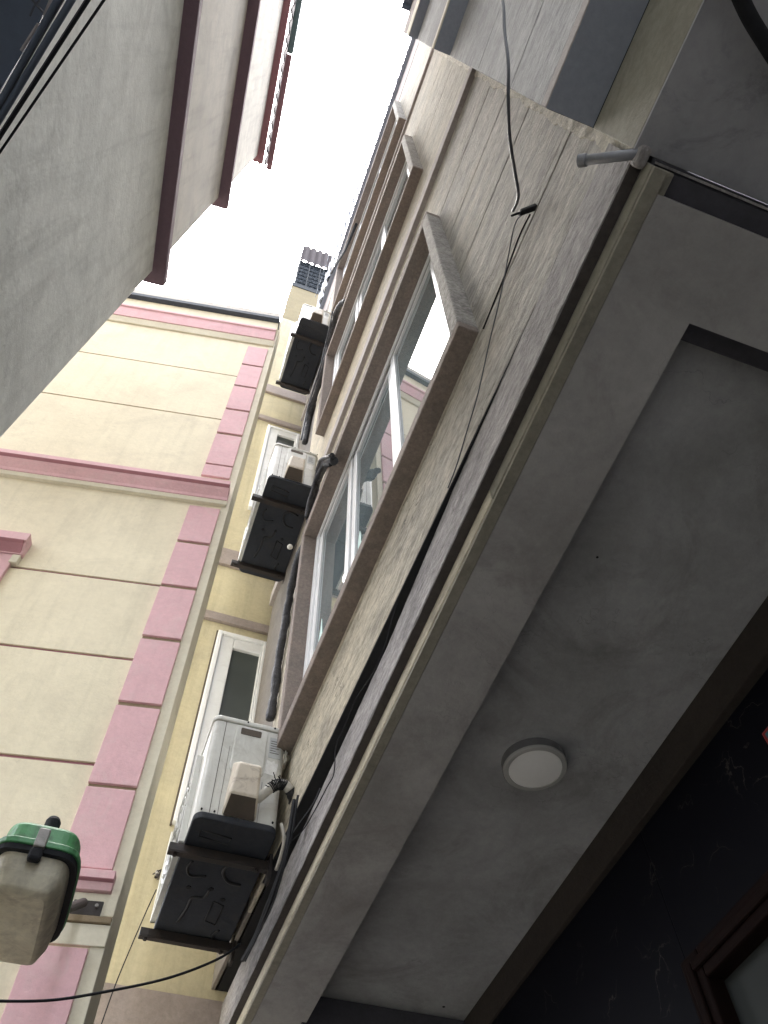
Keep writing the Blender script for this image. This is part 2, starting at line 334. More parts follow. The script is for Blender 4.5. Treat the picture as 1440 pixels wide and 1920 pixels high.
# windows
def window(z, k):
    zo, zi, zt, zz = z
    s = MB(wa).box(.585, .80, YO, YE, zo, zi).box(.585, .80, YO, YE, zt, zz)
    s = s.box(.585, .80, YJ, YE, zi-.001, zt+.001)
    so_ = s.build('window_surround', M['surround'], A, bevel=.006)
    MB(wa).box(.5835, .801, YO-.0015, YI, zi-.03, zt+.03).build('surround_jamb', M['surround_jamb'], so_, bevel=.007)
    fr = MB(wa)
    x0, x1 = .668, .72
    fr.box(x0, x1, YI+.002, YI+.10, zi+.001, zt-.001).box(x0, x1, YJ-.06, YJ-.002, zi+.001, zt-.001)
    fr.box(x0, x1, YI+.10, YJ-.06, zt-.045, zt-.001).box(x0, x1, YI+.10, YJ-.06, zi+.001, zi+.045)
    f = fr.build('window', M['pvc'], A, bevel=.003)
    ys = [YI+.10, 1.49, 2.13, YJ-.06]
    for i in range(3):
        a, b = ys[i], ys[i+1]; xx = .690 if i == 1 else .680
        a2 = a+(.004 if i else 0); b2 = b-(.004 if i < 2 else 0)
        st = .055
        sm = MB(wa).box(xx, xx+.03, a2, a2+st, zi+.046, zt-.046).box(xx, xx+.03, b2-st, b2, zi+.046, zt-.046)
        sm.box(xx, xx+.03, a2+st, b2-st, zi+.046, zi+.046+st).box(xx, xx+.03, a2+st, b2-st, zt-.046-st*.8, zt-.046)
        sh = sm.build('sash', M['pvc'], f, bevel=.003)
        MB(wa).box(xx+.012, xx+.018, a2+st-.004, b2-st+.004, zi+.046+st-.004, zt-.046-st*.8+.004).build('pane', M['glass'], f)
    MB(wa).box(.676, .679, YI+.1, YJ-.06, zt-.07, zt-.046).build('track', M['pvcgrey'], f)
    MB(wa).box(.735, .75, YI+.1, YJ-.06, zi, zt).build('blind', M['sheet'], f)
    return f
for k, z in enumerate(ZW):
    f = window(z, k)
    if k == 0:
        for (y, z0, hh, ww) in ((2.58, 3.05, .30, .035), (2.52, 2.86, .16, .02), (2.02, 3.12, .26, .03), (1.96, 2.92, .14, .018), (2.62, 2.88, .12, .015), (1.8, 3.0, .06, .03)):
            n = 9; mb = MB(wa); pts = []
            for i in range(n):
                t = i/(n-1); pts.append((y-ww*(.6+.5*rnd.random())*math.sin(math.pi*min(1, t*.9+.08)), z0+hh*t))
            for i in range(n-1, -1, -1):
                t = i/(n-1); pts.append((y+ww*(.6+.5*rnd.random())*math.sin(math.pi*min(1, t*.9+.08)), z0+hh*t))
            xs = .689 if (1.49 < y < 2.13) else .679
            xs = xs+.0115
            mb.prism(None, [(xs-.0012, a, b) for a, b in pts], [(xs, a, b) for a, b in pts]).build('torn_film', M['film'], f)
# fascia below the step, its lip, soffit
def wf(v):
    x, y, z = v; return Vector((x, y-.03*(z-2.0) if y < 1 else y, z-.018*max(0, y-.2)*(1 if z < 2.1 else 0)))
N_ = 24
def gap(y): return .030*min(1, max(0, (y-.28)/.9))
def crm(y): return .055*min(1, max(0, (y-1.05)/.6))
def swept(sections, name, m, par, bevel=0):
    mb = MB(wf); n = len(sections[0])
    for r_ in sections: mb.v += [Vector(v) for v in r_]
    for i in range(len(sections)-1):
        for k in range(n): mb.f.append((i*n+k, i*n+(k+1) % n, (i+1)*n+(k+1) % n, (i+1)*n+k))
    mb.f += [tuple(range(n))[::-1], tuple(range((len(sections)-1)*n, len(sections)*n))]
    return mb.build(name, m, par, bevel=bevel)
sec = []; sec2 = []; sec3 = []
NS = 420
for i in range(NS+1):
    y = 4.0*i/NS; g = gap(y); c_ = crm(y); t_ = 2.192-c_
    chip = max(0, noise.noise(Vector((y*9, 0, 3)))+.25*noise.noise(Vector((y*60, 1, 3))))*.012
    if y > 3.0: chip *= 2
    wob = .0015*noise.noise(Vector((y*14, 5, 1)))
    sec.append([(.66+chip*.8, y, 1.975), (.6600+wob, y, 1.976+chip), (.66+g*.25+wob, y, t_), (.705, y, t_), (.705, y, 1.975)])
    if y > 1.06: sec2.append([(.66+g*.45, y, t_-.001), (.66+g, y, 2.195), (.70, y, 2.195), (.70, y, t_-.001)])
fas = swept(sec, 'fascia', M['fascia'], A)
swept(sec2, 'cream_fillet', M['cream_lip'], A)
MB(wf).box(.6625, .6908, .0, 4.0, 1.9722, 1.9745).build('fascia_shade_strip', M['shaded_underside'], A)  # dark strip painting shade and dirty paint onto the fascia underside
MB(wf).box(.691, .75, .9, 4.0, 1.919, 1.9745).build('lip', M['cream_lip'], A, bevel=.004)
MB(wf).box(.691, .75, .0, .9, 1.919, 1.9745).build('lip', M['olive'], A, bevel=.004)  # near end coloured darker to stand for the weaker light there
MB(wf).box(.6935, .728, .0, 4.0, 1.905, 1.9185).build('olive_strip', M['olive'], A, bevel=.002)
MB(wf).box(.7285, .95, .285, 4.0, 1.903, 2.15).build('edge_beam', M['soffit_edge'], A)
MB(wf).box(.7285, 1.75, .05, .2849, 1.903, 2.15).build('cross_beam', M['soffit_edge'], A)
MB().box(.93, 1.75, .2, 3.9, 1.965, 2.15).build('soffit', M['soffit'], A)
MB().box(.93, 1.75, 3.48, 3.98, 1.80, 1.964).build('cross_beam', M['darkstrip'], A, bevel=.004)
MB().box(.945, 1.75, .2855, .338, 1.935, 1.966).build('dark_batten', M['darkstrip'], A, bevel=.003)
MB(wf).box(.70, 1.75, -.0, .0495, 1.93, 2.15).build('dark_joint_beam', M['darkstrip'], A)
MB(wf).box(.70, 1.75, -.0135, -.0005, 1.935, 2.15).build('joint_filler', M['darkstrip'], A)
MB(wf).box(.70, 1.75, -.009, -.004, 1.928, 1.9345).build('joint_lip', M['fascia'], A)
mb = MB(); mb.hexa([(1.645, 0, 1.83), (1.75, 0, 1.83), (1.78, 4, 1.83), (1.70, 4, 1.83), (1.645, 0, 1.97), (1.75, 0, 1.97), (1.78, 4, 1.97), (1.70, 4, 1.97)])
mb.build('wall_beam', M['brownbeam'], A, bevel=.004)
# ground floor wall of black marble with a framed opening
mb = MB()
DX = 1.70; dy0, dy1, dz = -.3, 1.93, 1.36
mb.box(DX, DX+.15, dy1, 4.0, GZ, 1.84).box(DX, DX+.15, -.6, dy1, dz, 1.84)
mb.build('marble_wall', M['marble'], A, bevel=.003)
fr = MB(); ap = []
fr.box(DX-.03, DX+.10, dy1-.09, dy1, GZ, dz).box(DX-.03, DX+.10, dy0, dy1-.09, dz-.09, dz).box(DX-.045, DX-.029, dy1-.06, dy1-.03, GZ, dz-.03).box(DX-.045, DX-.029, dy0, dy1-.06, dz-.06, dz-.03)
dfr = fr.build('door', M['wood'], A, bevel=.008)
MB().box(DX+.03, DX+.04, dy0, dy1-.09, GZ, dz-.09).build('pane', M['doorpane'], dfr)
MB().box(DX, DX+.15, -.6, dy0, GZ, dz).build('marble_wall', M['marble'], A)
# back body closing the building
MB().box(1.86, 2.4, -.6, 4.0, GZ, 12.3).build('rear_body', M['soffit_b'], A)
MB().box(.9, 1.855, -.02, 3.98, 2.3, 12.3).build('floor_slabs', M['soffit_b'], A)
# corrugated eave
def corrugated(name, m, parent, x0, x1, y0, y1, z0, z1, pitch=.075, amp=.014, th=.004, warp=None, along='y'):
    """sheet whose ribs run along x (across the eave), corrugation seen along the eave edge"""
    mb = MB(warp); n = int((y1-y0)/pitch*8)
    top = []; 
    for i in range(n+1):
        y = y0+(y1-y0)*i/n; d = amp*math.sin(2*math.pi*(y-y0)/pitch)
        top.append((y, d))
    vs = []
    for y, d in top:
        for (x, z) in ((x0, z0), (x1, z1)):
            vs.append((x, y, z+d)); vs.append((x, y, z+d+th))
    fs = []
    for i in range(n):
        a = i*4; b = a+4
        fs += [(a, b, b+2, a+2), (a+1, a+3, b+3, b+1), (a, a+1, b+1, b), (a+2, b+2, b+3, a+3)]
    mb.add(vs, fs); return mb.build(name, m, parent, smooth=False)
def cladding(name, m, parent, x, y0, y1, z0, z1, pitch, amp, warp, th=.004):
    mb = MB(warp); n = int((y1-y0)/pitch*10); vs = []; fs = []
    for i in range(n+1):
        y = y0+(y1-y0)*i/n; d = amp*math.sin(2*math.pi*(y-y0)/pitch)
        for z in (z0, z1): vs += [(x+d, y, z), (x+d+th, y, z)]
    for i in range(n):
        a = i*4; b = a+4; fs += [(a, b, b+2, a+2), (a+1, a+3, b+3, b+1), (a, a+1, b+1, b), (a+2, b+2, b+3, a+3)]
    mb.add(vs, fs); return mb.build(name, m, parent)
cladding('corrugated_sheet', M['sheet'], A, .578, -.02, 3.95, 12.05, 12.9, .17, .020, wa)
MB(wa).box(.60, .66, -.02, 3.95, 12.02, 12.06).build('eave_batten', M['slate'], A)
for k in range(20):
    MB(wa).box(.517+.002*(k % 2), .5235+.002*(k % 3), -.02+.2*k, .115+.2*k, 12.88, 12.92).build('edge_flashing', M['sheet'], A)

# ================================================================ NEIGHBOUR behind (dark bands stepping outwards)
B = tag(empty('neighbouring_building', (.66, -2, GZ)), 'building with dark slate bands at the top right, beyond the broken render edge', 'building')
def wb(v):
    x, y, z = v; return Vector((x, (y-.03*(z-2.0)-.014) if y > -1 else y, z))
Y0, Y1 = -4.0, 0.0
K = dict(bevel=.003)
MB(wb).box(.65, .80, Y0, Y1, 1.97, 2.349).build('lower_beam', M['olive'], B, **K)
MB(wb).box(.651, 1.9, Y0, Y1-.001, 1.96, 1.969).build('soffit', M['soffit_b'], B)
MB(wb).box(.517, .9, Y0, Y1, 2.355, 5.329).build('void_core', M['black'], B)
mb = MB(wb)
e = [2.42, 2.99, 3.93, 5.325]
for a, b in zip(e[:-1], e[1:]): mb.box(.510, .5165, Y0, Y1-.001, a+.004, b-.004)
mb.build('facade_render', M['render_b'], B, **K)
MB(wb).box(.508, .5165, Y0, Y1-.001, 2.353, 2.418).build('lower_edge', M['string'], B, **K)
MB(wb).box(.511, .649, Y0, Y1-.001, 2.350, 2.3525).build('slate_underside', M['slate'], B)
MB(wb).box(.412, .9, Y0, Y1-.001, 5.33, 5.335).build('slate_underside', M['slate'], B)
MB(wb).box(.404, .9, Y0, Y1-.001, 5.336, 5.45).build('white_edge', M['creampale'], B, **K)
MB(wb).box(.407, .9, Y0, Y1, 5.451, 7.14).build('upper_face', M['render_b'], B, **K)
MB(wb).box(.34, .9, Y0, Y1, 7.15, 7.155).build('slate_underside', M['slate'], B)
MB(wb).box(.335, .9, Y0, Y1, 7.156, 7.60).build('white_edge', M['creampale'], B, **K)
MB(wb).box(.342, .9, Y0, Y1, 7.601, 8.50).build('top_band', M['taupe'], B, **K)
corrugated('corrugated_roof', M['sheet'], B, .262, .7, Y0, Y1-.17, 8.52, 8.62, warp=wb, pitch=.08, amp=.012)
MB(wb).box(1.70, 1.9, Y0, -.65, GZ, 1.958).build('ground_wall', M['marble'], B)
mb = MB(); mb.tube(smooth_path([at(1330, -160, z=1.93), at(1390, 0, z=1.93), at(1436, 82, z=1.93), at(1500, 180, z=1.93)]), .017, 10)
o = mb.build('conduit', M['rubber'], None, smooth=True); tag(o, 'thick dark conduit crossing the damp soffit in the top right corner', 'conduit')

# ================================================================ YELLOW BUILDING at the end of the alley
Y = tag(empty('yellow_building', (.3, 4.0, GZ)), 'narrow yellow building with taupe bands and white windows behind the air conditioners', 'building')
mb = MB()
wins = [(3.06, 4.77), (6.63, 8.52), (10.45, 12.35)]
WX0, WX1 = .235, .62
zc = [GZ, 2.15]+[v for a in wins for v in a]+[14.6]
mb.box(.055, 2.2, 4.0, 4.3, 2.151, wins[0][0])
pr = wins[0][0]
for i, (a, b) in enumerate(wins):
    mb.box(.055, WX0+.02, 4.0, 4.3, a, b).box(WX1-.02, 2.2, 4.0, 4.3, a, b)
    n = wins[i+1][0] if i < 2 else 12.62
    mb.box(.055, 2.2, 4.0, 4.3, b, n)
mb.build('wall', M['yellow'], Y)
MB().box(.055, 2.2, 4.0, 4.3, 12.621, 14.59).build('parapet', M['yellow_dimmed'], Y)  # top of the yellow wall, split off and coloured darker against overexposure
MB().box(.057, 2.2, 3.992, 4.29, GZ, 2.15).build('plinth', M['taupe'], Y, bevel=.003)
for a, b in ((4.89, 4.98), (5.63, 5.86), (8.66, 8.76), (9.48, 9.72), (12.45, 12.62), (13.6, 13.65)):
    if b < 12.6: MB().box(.054, 2.0, 3.968, 3.999, a, b).build('band', M['taupe'], Y, bevel=.004)
for (a, b) in wins:
    f = MB()
    f.box(WX0, WX0+.035, 3.955, 4.08, a, b).box(WX1-.035, WX1, 3.955, 4.08, a, b).box(WX0+.035, WX1-.035, 3.955, 4.08, b-.035, b).box(WX0+.035, WX1-.035, 3.955, 4.08, a, a+.035)
    fo = f.build('window', M['pvc'], Y, bevel=.006)
    s = MB(); x0, x1 = WX0+.037, WX1-.037
    s.box(x0, x0+.095, 3.975, 4.02, a+.036, b-.036).box(x1-.012, x1, 3.975, 4.02, a+.036, b-.036).box(x0+.095, x1-.012, 3.975, 4.02, b-.14, b-.036).box(x0+.095, x1-.012, 3.975, 4.02, a+.036, a+.14)
    s.build('sash', M['pvc'], fo, bevel=.006)
    MB().box(x0+.09, x1-.01, 4.0, 4.006, a+.13, b-.13).build('pane', M['frost'], fo)
MB().box(WX0-.012, WX0-.001, 3.985, 3.999, 3.05, 4.79).build('sealant_strip', M['dark'], Y)
# mesh cage and sheet roof on its top
cage = MB(); cx0, cx1, cz0, cz1, cy = .10, .74, 14.75, 16.6, 4.02
for i in range(8):
    z = cz0+(cz1-cz0)*i/7; cage.tube([(cx0, cy, z), (cx1, cy, z)], .011, 6)
for x in (cx0, .31, .53, cx1): cage.tube([(x, cy-.01, cz0), (x, cy-.01, cz1)], .014, 6)
for i in range(-6, 10):
    xs = cx0+.10*i
    for sg in (1, -1):
        p = []
        for t in range(0, 25):
            z = cz0+(cz1-cz0)*t/24; x = xs+sg*(z-cz0)*.33+(0 if sg > 0 else .0)
            if cx0 <= x <= cx1: p.append((x, cy+.012*sg, z))
        if len(p) > 1: cage.tube([p[0], p[-1]], .007, 5)
cage.build('mesh_cage', M['mesh'], Y)
MB().box(.06, .8, 3.99, 4.3, 14.6, 14.80).build('cage_kerb', M['mesh'], Y)
MB().box(cx0, cx1, 4.06, 4.07, 14.8, 16.6).build('cage_panel', M['cagepanel'], Y)
mb = MB(); n = 40; vs = []; fs = []
for i in range(n+1):
    x = .08+.70*i/n; d = .03*max(-.4, math.sin(2*math.pi*i/n*5))
    for (z, th) in ((16.65, 0), (18.0, 0)): vs += [(x, 4.0+d, z), (x, 4.006+d, z)]
for i in range(n):
    a = i*4; b = a+4; fs += [(a, a+2, b+2, b), (a+1, b+1, b+3, a+3), (a, b, b+1, a+1), (a+2, a+3, b+3, b+2)]
mb.add(vs, fs).build('sheet_screen', M['sheetpink'], Y)
MB().box(.08, .80, 4.03, 4.3, 16.6, 16.66).build('cage_top', M['mesh'], Y)

# ================================================================ PINK AND CREAM BUILDING
P = tag(empty('pink_building', (0, 3.2, GZ)), 'cream painted building at the lower left with pink corner blocks and pink cornices', 'building')
def wp(v):                                     # u along the wall to the left is negative, v = out of the wall, z
    u, p, z = v; s = 1/math.sqrt(1+.168**2)
    return Vector((u-p*.168*s, 3.2-.168*u-p*s, z))
def pb(mb, u0, u1, p0, p1, z0, z1): return mb.box(u0, u1, p0, p1, z0, z1)
mb = MB(wp)
gro = [2.72, 3.47, 4.175, 6.77, 7.865]
ed = [GZ, 1.98]+gro+[9.9]
for a, b in zip(ed[:-1], ed[1:]): pb(mb, -4.5, .050, -.012, 0, a+.011, b-.011)
mb.build('wall', M['cream'], P, bevel=.002)
MB(wp).box(-4.5, -.01, -.02, -.0125, GZ, 9.9).build('groove_back', M['pinkd'], P)
MB(wp).box(-4.5, .049, -.25, -.0205, GZ, 9.9).build('side_wall', M['creampale'], P)
MB(wp).box(-.004, .051, -.011, .004, GZ, 9.9).build('pale_corner_edge', M['creampale'], P, bevel=.003)
q = [1.10, 1.45, 1.835]
blocks = [(-1.4,-.9),(-.88,-.4),(-.38,.1),(.12,.6),(.62,1.1),(1.12,1.825), (2.165,2.575), (2.60,3.10), (3.135,3.635), (3.67,4.145), (4.18,4.665), (4.70,5.17),
          (5.66,5.845), (5.87,6.43), (6.475,6.97), (7.01,7.56), (7.60,8.17), (8.21,8.77)]
for a, b in blocks: MB(wp).box(-.226, -.006, -.002, .02, a, b).build('corner_block', M['pink'], P, bevel=.003)
for (a, b), (c, d) in zip(blocks[:-1], blocks[1:]):
    if c-b < .06: MB(wp).box(-.222, -.008, -.001, .006, b, c).build('block_joint', M['mortar'], P)
def cornice(name, prof, z, u1, m, u0=-4.5):
    mb = MB(wp); pr = [(p, z+h) for p, h in prof]
    mb.prism(None, [(u0, p, h) for p, h in pr], [(u1, p, h) for p, h in pr]); return mb.build(name, m, P, bevel=.003)
cornice('cornice', [(-.01, .06), (.045, .06), (.05, .09), (.085, .14), (.095, .175), (.095, .18), (.115, .18), (.115, .235), (-.01, .245)], 5.21, .026, M['pink'])
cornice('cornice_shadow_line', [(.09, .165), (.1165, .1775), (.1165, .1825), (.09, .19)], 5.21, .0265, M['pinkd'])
cornice('cornice_underside', [(-.01, .02), (.03, .02), (.04, .059), (-.01, .059)], 5.21, .03, M['creampale'])
cornice('cornice', [(-.01, .0), (.06, .0), (.08, .10), (.09, .20), (.11, .21), (.11, .26), (-.01, .27)], 9.0, .03, M['pink'])
cornice('cornice_underside', [(-.01, -.10), (.02, -.10), (.05, -.001), (-.01, -.001)], 9.0, .04, M['creampale'])
cornice('frieze', [(-.01, .28), (.085, .28), (.085, .55), (-.01, .55)], 9.0, .035, M['cream'])
cornice('navy_coping', [(-.01, .551), (.14, .551), (.14, .64), (-.01, .64)], 9.0, .045, M['navy'])
cornice('parapet', [(-.2, .641), (.10, .641), (.10, .90), (-.2, .90)], 9.0, .03, M['concrete'])
cornice('cornice', [(-.01, .03), (.03, .03), (.035, .065), (.05, .07), (.05, .11), (-.01, .115)], 2.03, .017, M['pink'])
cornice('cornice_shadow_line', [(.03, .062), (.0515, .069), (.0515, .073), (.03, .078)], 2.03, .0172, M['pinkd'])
cornice('lower_ledge', [(-.01, -.10), (.02, -.10), (.024, -.075), (-.01, -.07)], 2.03, .048, M['mortar'])
cornice('lower_band', [(-.01, -.068), (.012, -.068), (.012, .028), (-.01, .028)], 2.03, .05, M['creampale'])
cornice('lower_band', [(-.01, -.190), (.0125, -.190), (.0125, -.103), (-.01, -.103)], 2.03, .05, M['creampale'])
# window hood reaching in from the left
h = cornice('window_hood', [(-.01, 0), (.035, 0), (.04, .03), (.07, .07), (.07, .08), (.09, .08), (.09, .16), (-.01, .17)], 4.27, -1.095, M['pink'], u0=-2.6)
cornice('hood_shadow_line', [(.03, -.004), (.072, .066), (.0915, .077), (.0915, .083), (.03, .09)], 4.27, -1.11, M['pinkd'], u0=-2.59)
MB(wp).box(-1.25, -1.135, -.01, .025, 2.6, 4.27).build('window_surround', M['pink'], P, bevel=.004)
MB(wp).box(-1.15, -1.10, -.01, .035, 4.18, 4.262).build('hood_bracket', M['creampale'], P, bevel=.006)

# ================================================================ LEFT BUILDING
Lb = tag(empty('grey_building', (-.85, .5, GZ)), 'plain grey rendered building on the left with maroon ledges under a red corrugated eave', 'building')
rd = ROT @ Vector((-95-720, 960-3650, -FPX)); ld = Vector((rd.x, rd.y, 0)).normalized(); ln = Vector((ld.y, -ld.x, 0))     # along the wall, out into the alley
LC = Vector((-.79, 1.6, 0)) - ld*.055
def wl(v):
    s, p, z = v; return LC + ld*s + ln*p + Vector((0, 0, z))
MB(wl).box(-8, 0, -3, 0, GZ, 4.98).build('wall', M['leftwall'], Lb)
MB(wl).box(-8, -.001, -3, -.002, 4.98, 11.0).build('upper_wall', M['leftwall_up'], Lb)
def ledge(z, p, t, m, name='ledge', e=.08): 
    return MB(wl).box(-8, e, -.05, p, z, z+t).build(name, m, Lb, bevel=.006)
ledge(4.93, .078, .10, M['ledge']); ledge(7.55, .088, .09, M['ledge']); ledge(10.66, .075, .12, M['ledge2'])
def wl2(v):
    x, y, z = v; return LC + ld*y + ln*x + Vector((0, 0, z))
cladding('corrugated_sheet', M['sheetpink'], Lb, .088, -8, .12, 10.80, 11.5, .15, .011, wl2)
MB(wl2).box(.112, .180, -8, -1.15, 10.95, 11.10).build('gutter', M['sheetteal'], Lb, bevel=.01)
MB(wl2).box(.108, .176, -1.14, .17, 10.95, 11.03).build('eave_batten', M['sheetred'], Lb)
mb = MB(wl2)
for i in range(7):
    a = rnd.uniform(-.02, .12); mb.tube([(rnd.uniform(-.05, .08), a, 10.86), (rnd.uniform(-.02, .16), a+rnd.uniform(.02, .12), 10.74+rnd.uniform(-.08, .1))], .008, 5)
mb.build('bracket_scraps', M['metal'], Lb)

# ================================================================ AIR CONDITIONERS
def rrect(x0, x1, y0, y1, r, k=5):
    pts = []
    for cx, cy, a0 in ((x1-r, y1-r, 0), (x0+r, y1-r, 90), (x0+r, y0+r, 180), (x1-r, y0+r, 270)):
        for i in range(k+1):
            a = math.radians(a0+90*i/k); pts.append((cx+r*math.cos(a), cy+r*math.sin(a)))
    return pts
AX0, AX1, AY0, AY1, AH = .245, .592, 2.80, 3.67, .572
Z1 = 2.195
AO = (.42, 3.235, Z1)
def make_ac():
    t = empty('air_conditioner', AO)
    z0, z1 = Z1, Z1+AH
    MB().prism(None, [(x, y, z0+.03) for x, y in rrect(AX0, AX1, AY0, AY1, .03)], [(x, y, z1-.02) for x, y in rrect(AX0, AX1, AY0, AY1, .03)]).build('casing', M['acwhite'], t, bevel=.003)
    MB().prism(None, [(x, y, z1-.018) for x, y in rrect(AX0-.006, AX1+.006, AY0-.008, AY1+.006, .035)], [(x, y, z1+.008) for x, y in rrect(AX0-.006, AX1+.006, AY0-.008, AY1+.006, .035)]).build('lid', M['acwhite'], t, bevel=.006)
    pan = MB().prism(None, [(x, y, z0) for x, y in rrect(AX0-.002, AX1+.002, AY0-.012, AY1+.01, .04)], [(x, y, z0+.034) for x, y in rrect(AX0-.002, AX1+.002, AY0-.012, AY1+.01, .04)]).build('base_pan', M['acbase'], t, bevel=.006)
    def ridge(pts, w=.006): MB().tube([(AX0+.02+u*.30, AY0+.02+v*.82, z0-.001) for u, v in pts], w, 6).build('pressed_rib', M['acbase2'], pan, smooth=True)
    ridge([(.08,.06),(.08,.10),(.5,.12),(.52,.07),(.1,.05)], .004)
    ridge(smooth_path([(.12,.30,0),(.08,.36,0),(.16,.42,0),(.38,.40,0)],4) and [(p.x,p.y) for p in smooth_path([(.12,.30,0),(.08,.36,0),(.16,.42,0),(.38,.40,0)],4)])
    ridge([(p.x,p.y) for p in smooth_path([(.92,.28,0),(.68,.26,0),(.58,.33,0),(.70,.41,0),(.9,.42,0)],4)], .008)
    ridge([(p.x,p.y) for p in smooth_path([(.5,.50,0),(.46,.58,0),(.3,.60,0),(.28,.70,0),(.22,.84,0)],4)], .007)
    ridge([(.62,.60),(.78,.62),(.78,.80),(.60,.78),(.62,.60)], .004)
    ridge([(p.x,p.y) for p in smooth_path([(.86,.84,0),(.80,.9,0),(.9,.96,0)],4)], .007)
    hb = MB()
    for u, v in ((.2,.52),(.52,.50),(.74,.57),(.3,.22)): hb.cyl((AX0+.02+u*.30, AY0+.02+v*.82, z0-.003), (0,0,1), .011, .004, 14)
    hb.build('drain_holes', M['black'], pan)
    # near end: corner post seam, raised service cover with handle recess, valve cover
    y = AY0
    sv = MB().box(.300, .3025, y-.0015, y+.002, z0+.036, z1-.02).box(.335, .3365, y-.0015, y+.002, z0+.036, z1-.16).box(.503, .5045, y-.0015, y+.002, z0+.036, z0+.25)
    sv.build('panel_seams', M['dark'], t)
    c = MB().prism(None, [(x, y-.009, z) for x, z in rrect(.352, .500, z1-.30, z1-.03, .022)], [(x, y+.004, z) for x, z in rrect(.348, .504, z1-.304, z1-.026, .024)]).build('service_cover', M['acwhite'], t, bevel=.004)
    MB().prism(None, [(x, y-.0115, z) for x, z in rrect(.373, .470, z1-.082, z1-.045, .006)], [(x, y-.006, z) for x, z in rrect(.373, .470, z1-.082, z1-.045, .006)]).build('handle_recess', M['dark'], c)
    v = MB(); yb = y-.105
    a = [(.350, y, z0+.035), (.497, y, z0+.035), (.490, y, z0+.325), (.362, y, z0+.325)]
    b = [(.356, yb+.012, z0+.088), (.480, yb+.012, z0+.088), (.476, yb+.0, z0+.245), (.372, yb+.0, z0+.245)]
    v.prism(None, b, a).build('valve_cover', M['acbeige'], t, bevel=.012, seg=3)
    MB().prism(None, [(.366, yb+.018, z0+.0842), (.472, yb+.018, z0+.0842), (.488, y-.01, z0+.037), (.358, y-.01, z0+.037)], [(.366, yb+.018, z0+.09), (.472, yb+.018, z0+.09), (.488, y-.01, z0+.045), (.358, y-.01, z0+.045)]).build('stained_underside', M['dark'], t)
    MB().box(.515, .572, y-.0015, y+.001, z1-.175, z1-.055).build('rating_label', M['stickgrey'], t)
    lb = MB()
    for i in range(6): lb.box(.520, .520+rnd.uniform(.025, .045), y-.0022, y-.0016, z1-.078-.014*i, z1-.075-.014*i)
    lb.build('label_print', M['dark'], t)
    MB().prism(None, [(x, y-.0016, z1+z) for x, z in ((.508,-.27),(.548,-.275),(.562,-.255),(.566,-.20),(.551,-.205),(.546,-.19),(.533,-.20),(.512,-.19))], [(x, y, z1+z) for x, z in ((.508,-.27),(.548,-.275),(.562,-.255),(.566,-.20),(.551,-.205),(.546,-.19),(.533,-.20),(.512,-.19))]).build('paper_label', M['sticker'], t)
    sw = MB()
    for x, z in ((.268, z0+.05), (.322, z0+.05), (.570, z0+.055), (.475, z1-.285), (.40, z1-.002), (.53, z1-.002), (.585, z1-.002)):
        sw.cyl((x, y-.012 if z > z1-.02 else y-.004, z), (0, 1, 0), .0045, .006, 10)
    sw.build('screws', M['black'], t)
    # fan side with a projecting guard
    g = MB(); cy, cz = AY0+.52, (z0+z1)/2+.01; gx = AX0-.022
    for r_ in (.05, .09, .13, .17, .21, .235):
        g.tube([(gx+(.012 if r_ > .23 else 0), cy+r_*math.cos(2*math.pi*k/40), cz+r_*math.sin(2*math.pi*k/40)) for k in range(41)], .0035, 5, cap=False)
    for k in range(12):
        a = 2*math.pi*k/12; g.tube([(gx, cy+.04*math.cos(a), cz+.04*math.sin(a)), (gx, cy+.235*math.cos(a), cz+.235*math.sin(a)), (AX0+.002, cy+.245*math.cos(a), cz+.245*math.sin(a))], .0035, 5)
    go = g.build('fan_guard', M['acwhite'], t)
    MB().cyl((AX0-.002, cy, cz), (1, 0, 0), .235, .006, 40).build('fan_opening', M['black'], t)
    MB().box(AX0-.026, AX0+.002, AY0+.22, AY0+.235, z0+.04, z1-.05).box(AX0-.026, AX0+.002, AY0+.80, AY0+.815, z0+.04, z1-.05).box(AX0-.026, AX0+.002, AY0+.22, AY0+.815, z0+.04, z0+.05).build('guard_frame', M['acwhite'], t, bevel=.003)
    cl = MB()
    for i in range(3): cl.box(AX1+.001, AX1+.012, AY0+.004, AY0+.016, z1-.10-.035*i, z1-.08-.035*i)
    cl.box(AX1+.0005, AX1+.006, AY0+.003, AY0+.017, z1-.18, z1-.05)
    cl.build('sensor_clip', M['acwhite'], t)
    return t
ac1 = make_ac()
tag(ac1, 'lowest air conditioner unit, with stained valve cover and white wrapped pipe', 'air conditioner', 'air conditioners hung on the right wall')
ac2 = copy_tree(ac1); ac2.location.z += 5.165-Z1; ac2.location.y += .0; ac2.location.x += .012
ac2['label'] = 'middle air conditioner unit of the stack, between the other two'
ac3 = copy_tree(ac1); ac3.location.z += 8.97-Z1; ac3.location.x += -.006; ac3.location.y += -.02
ac3['label'] = 'highest and smallest looking air conditioner unit, just under the mesh cage'
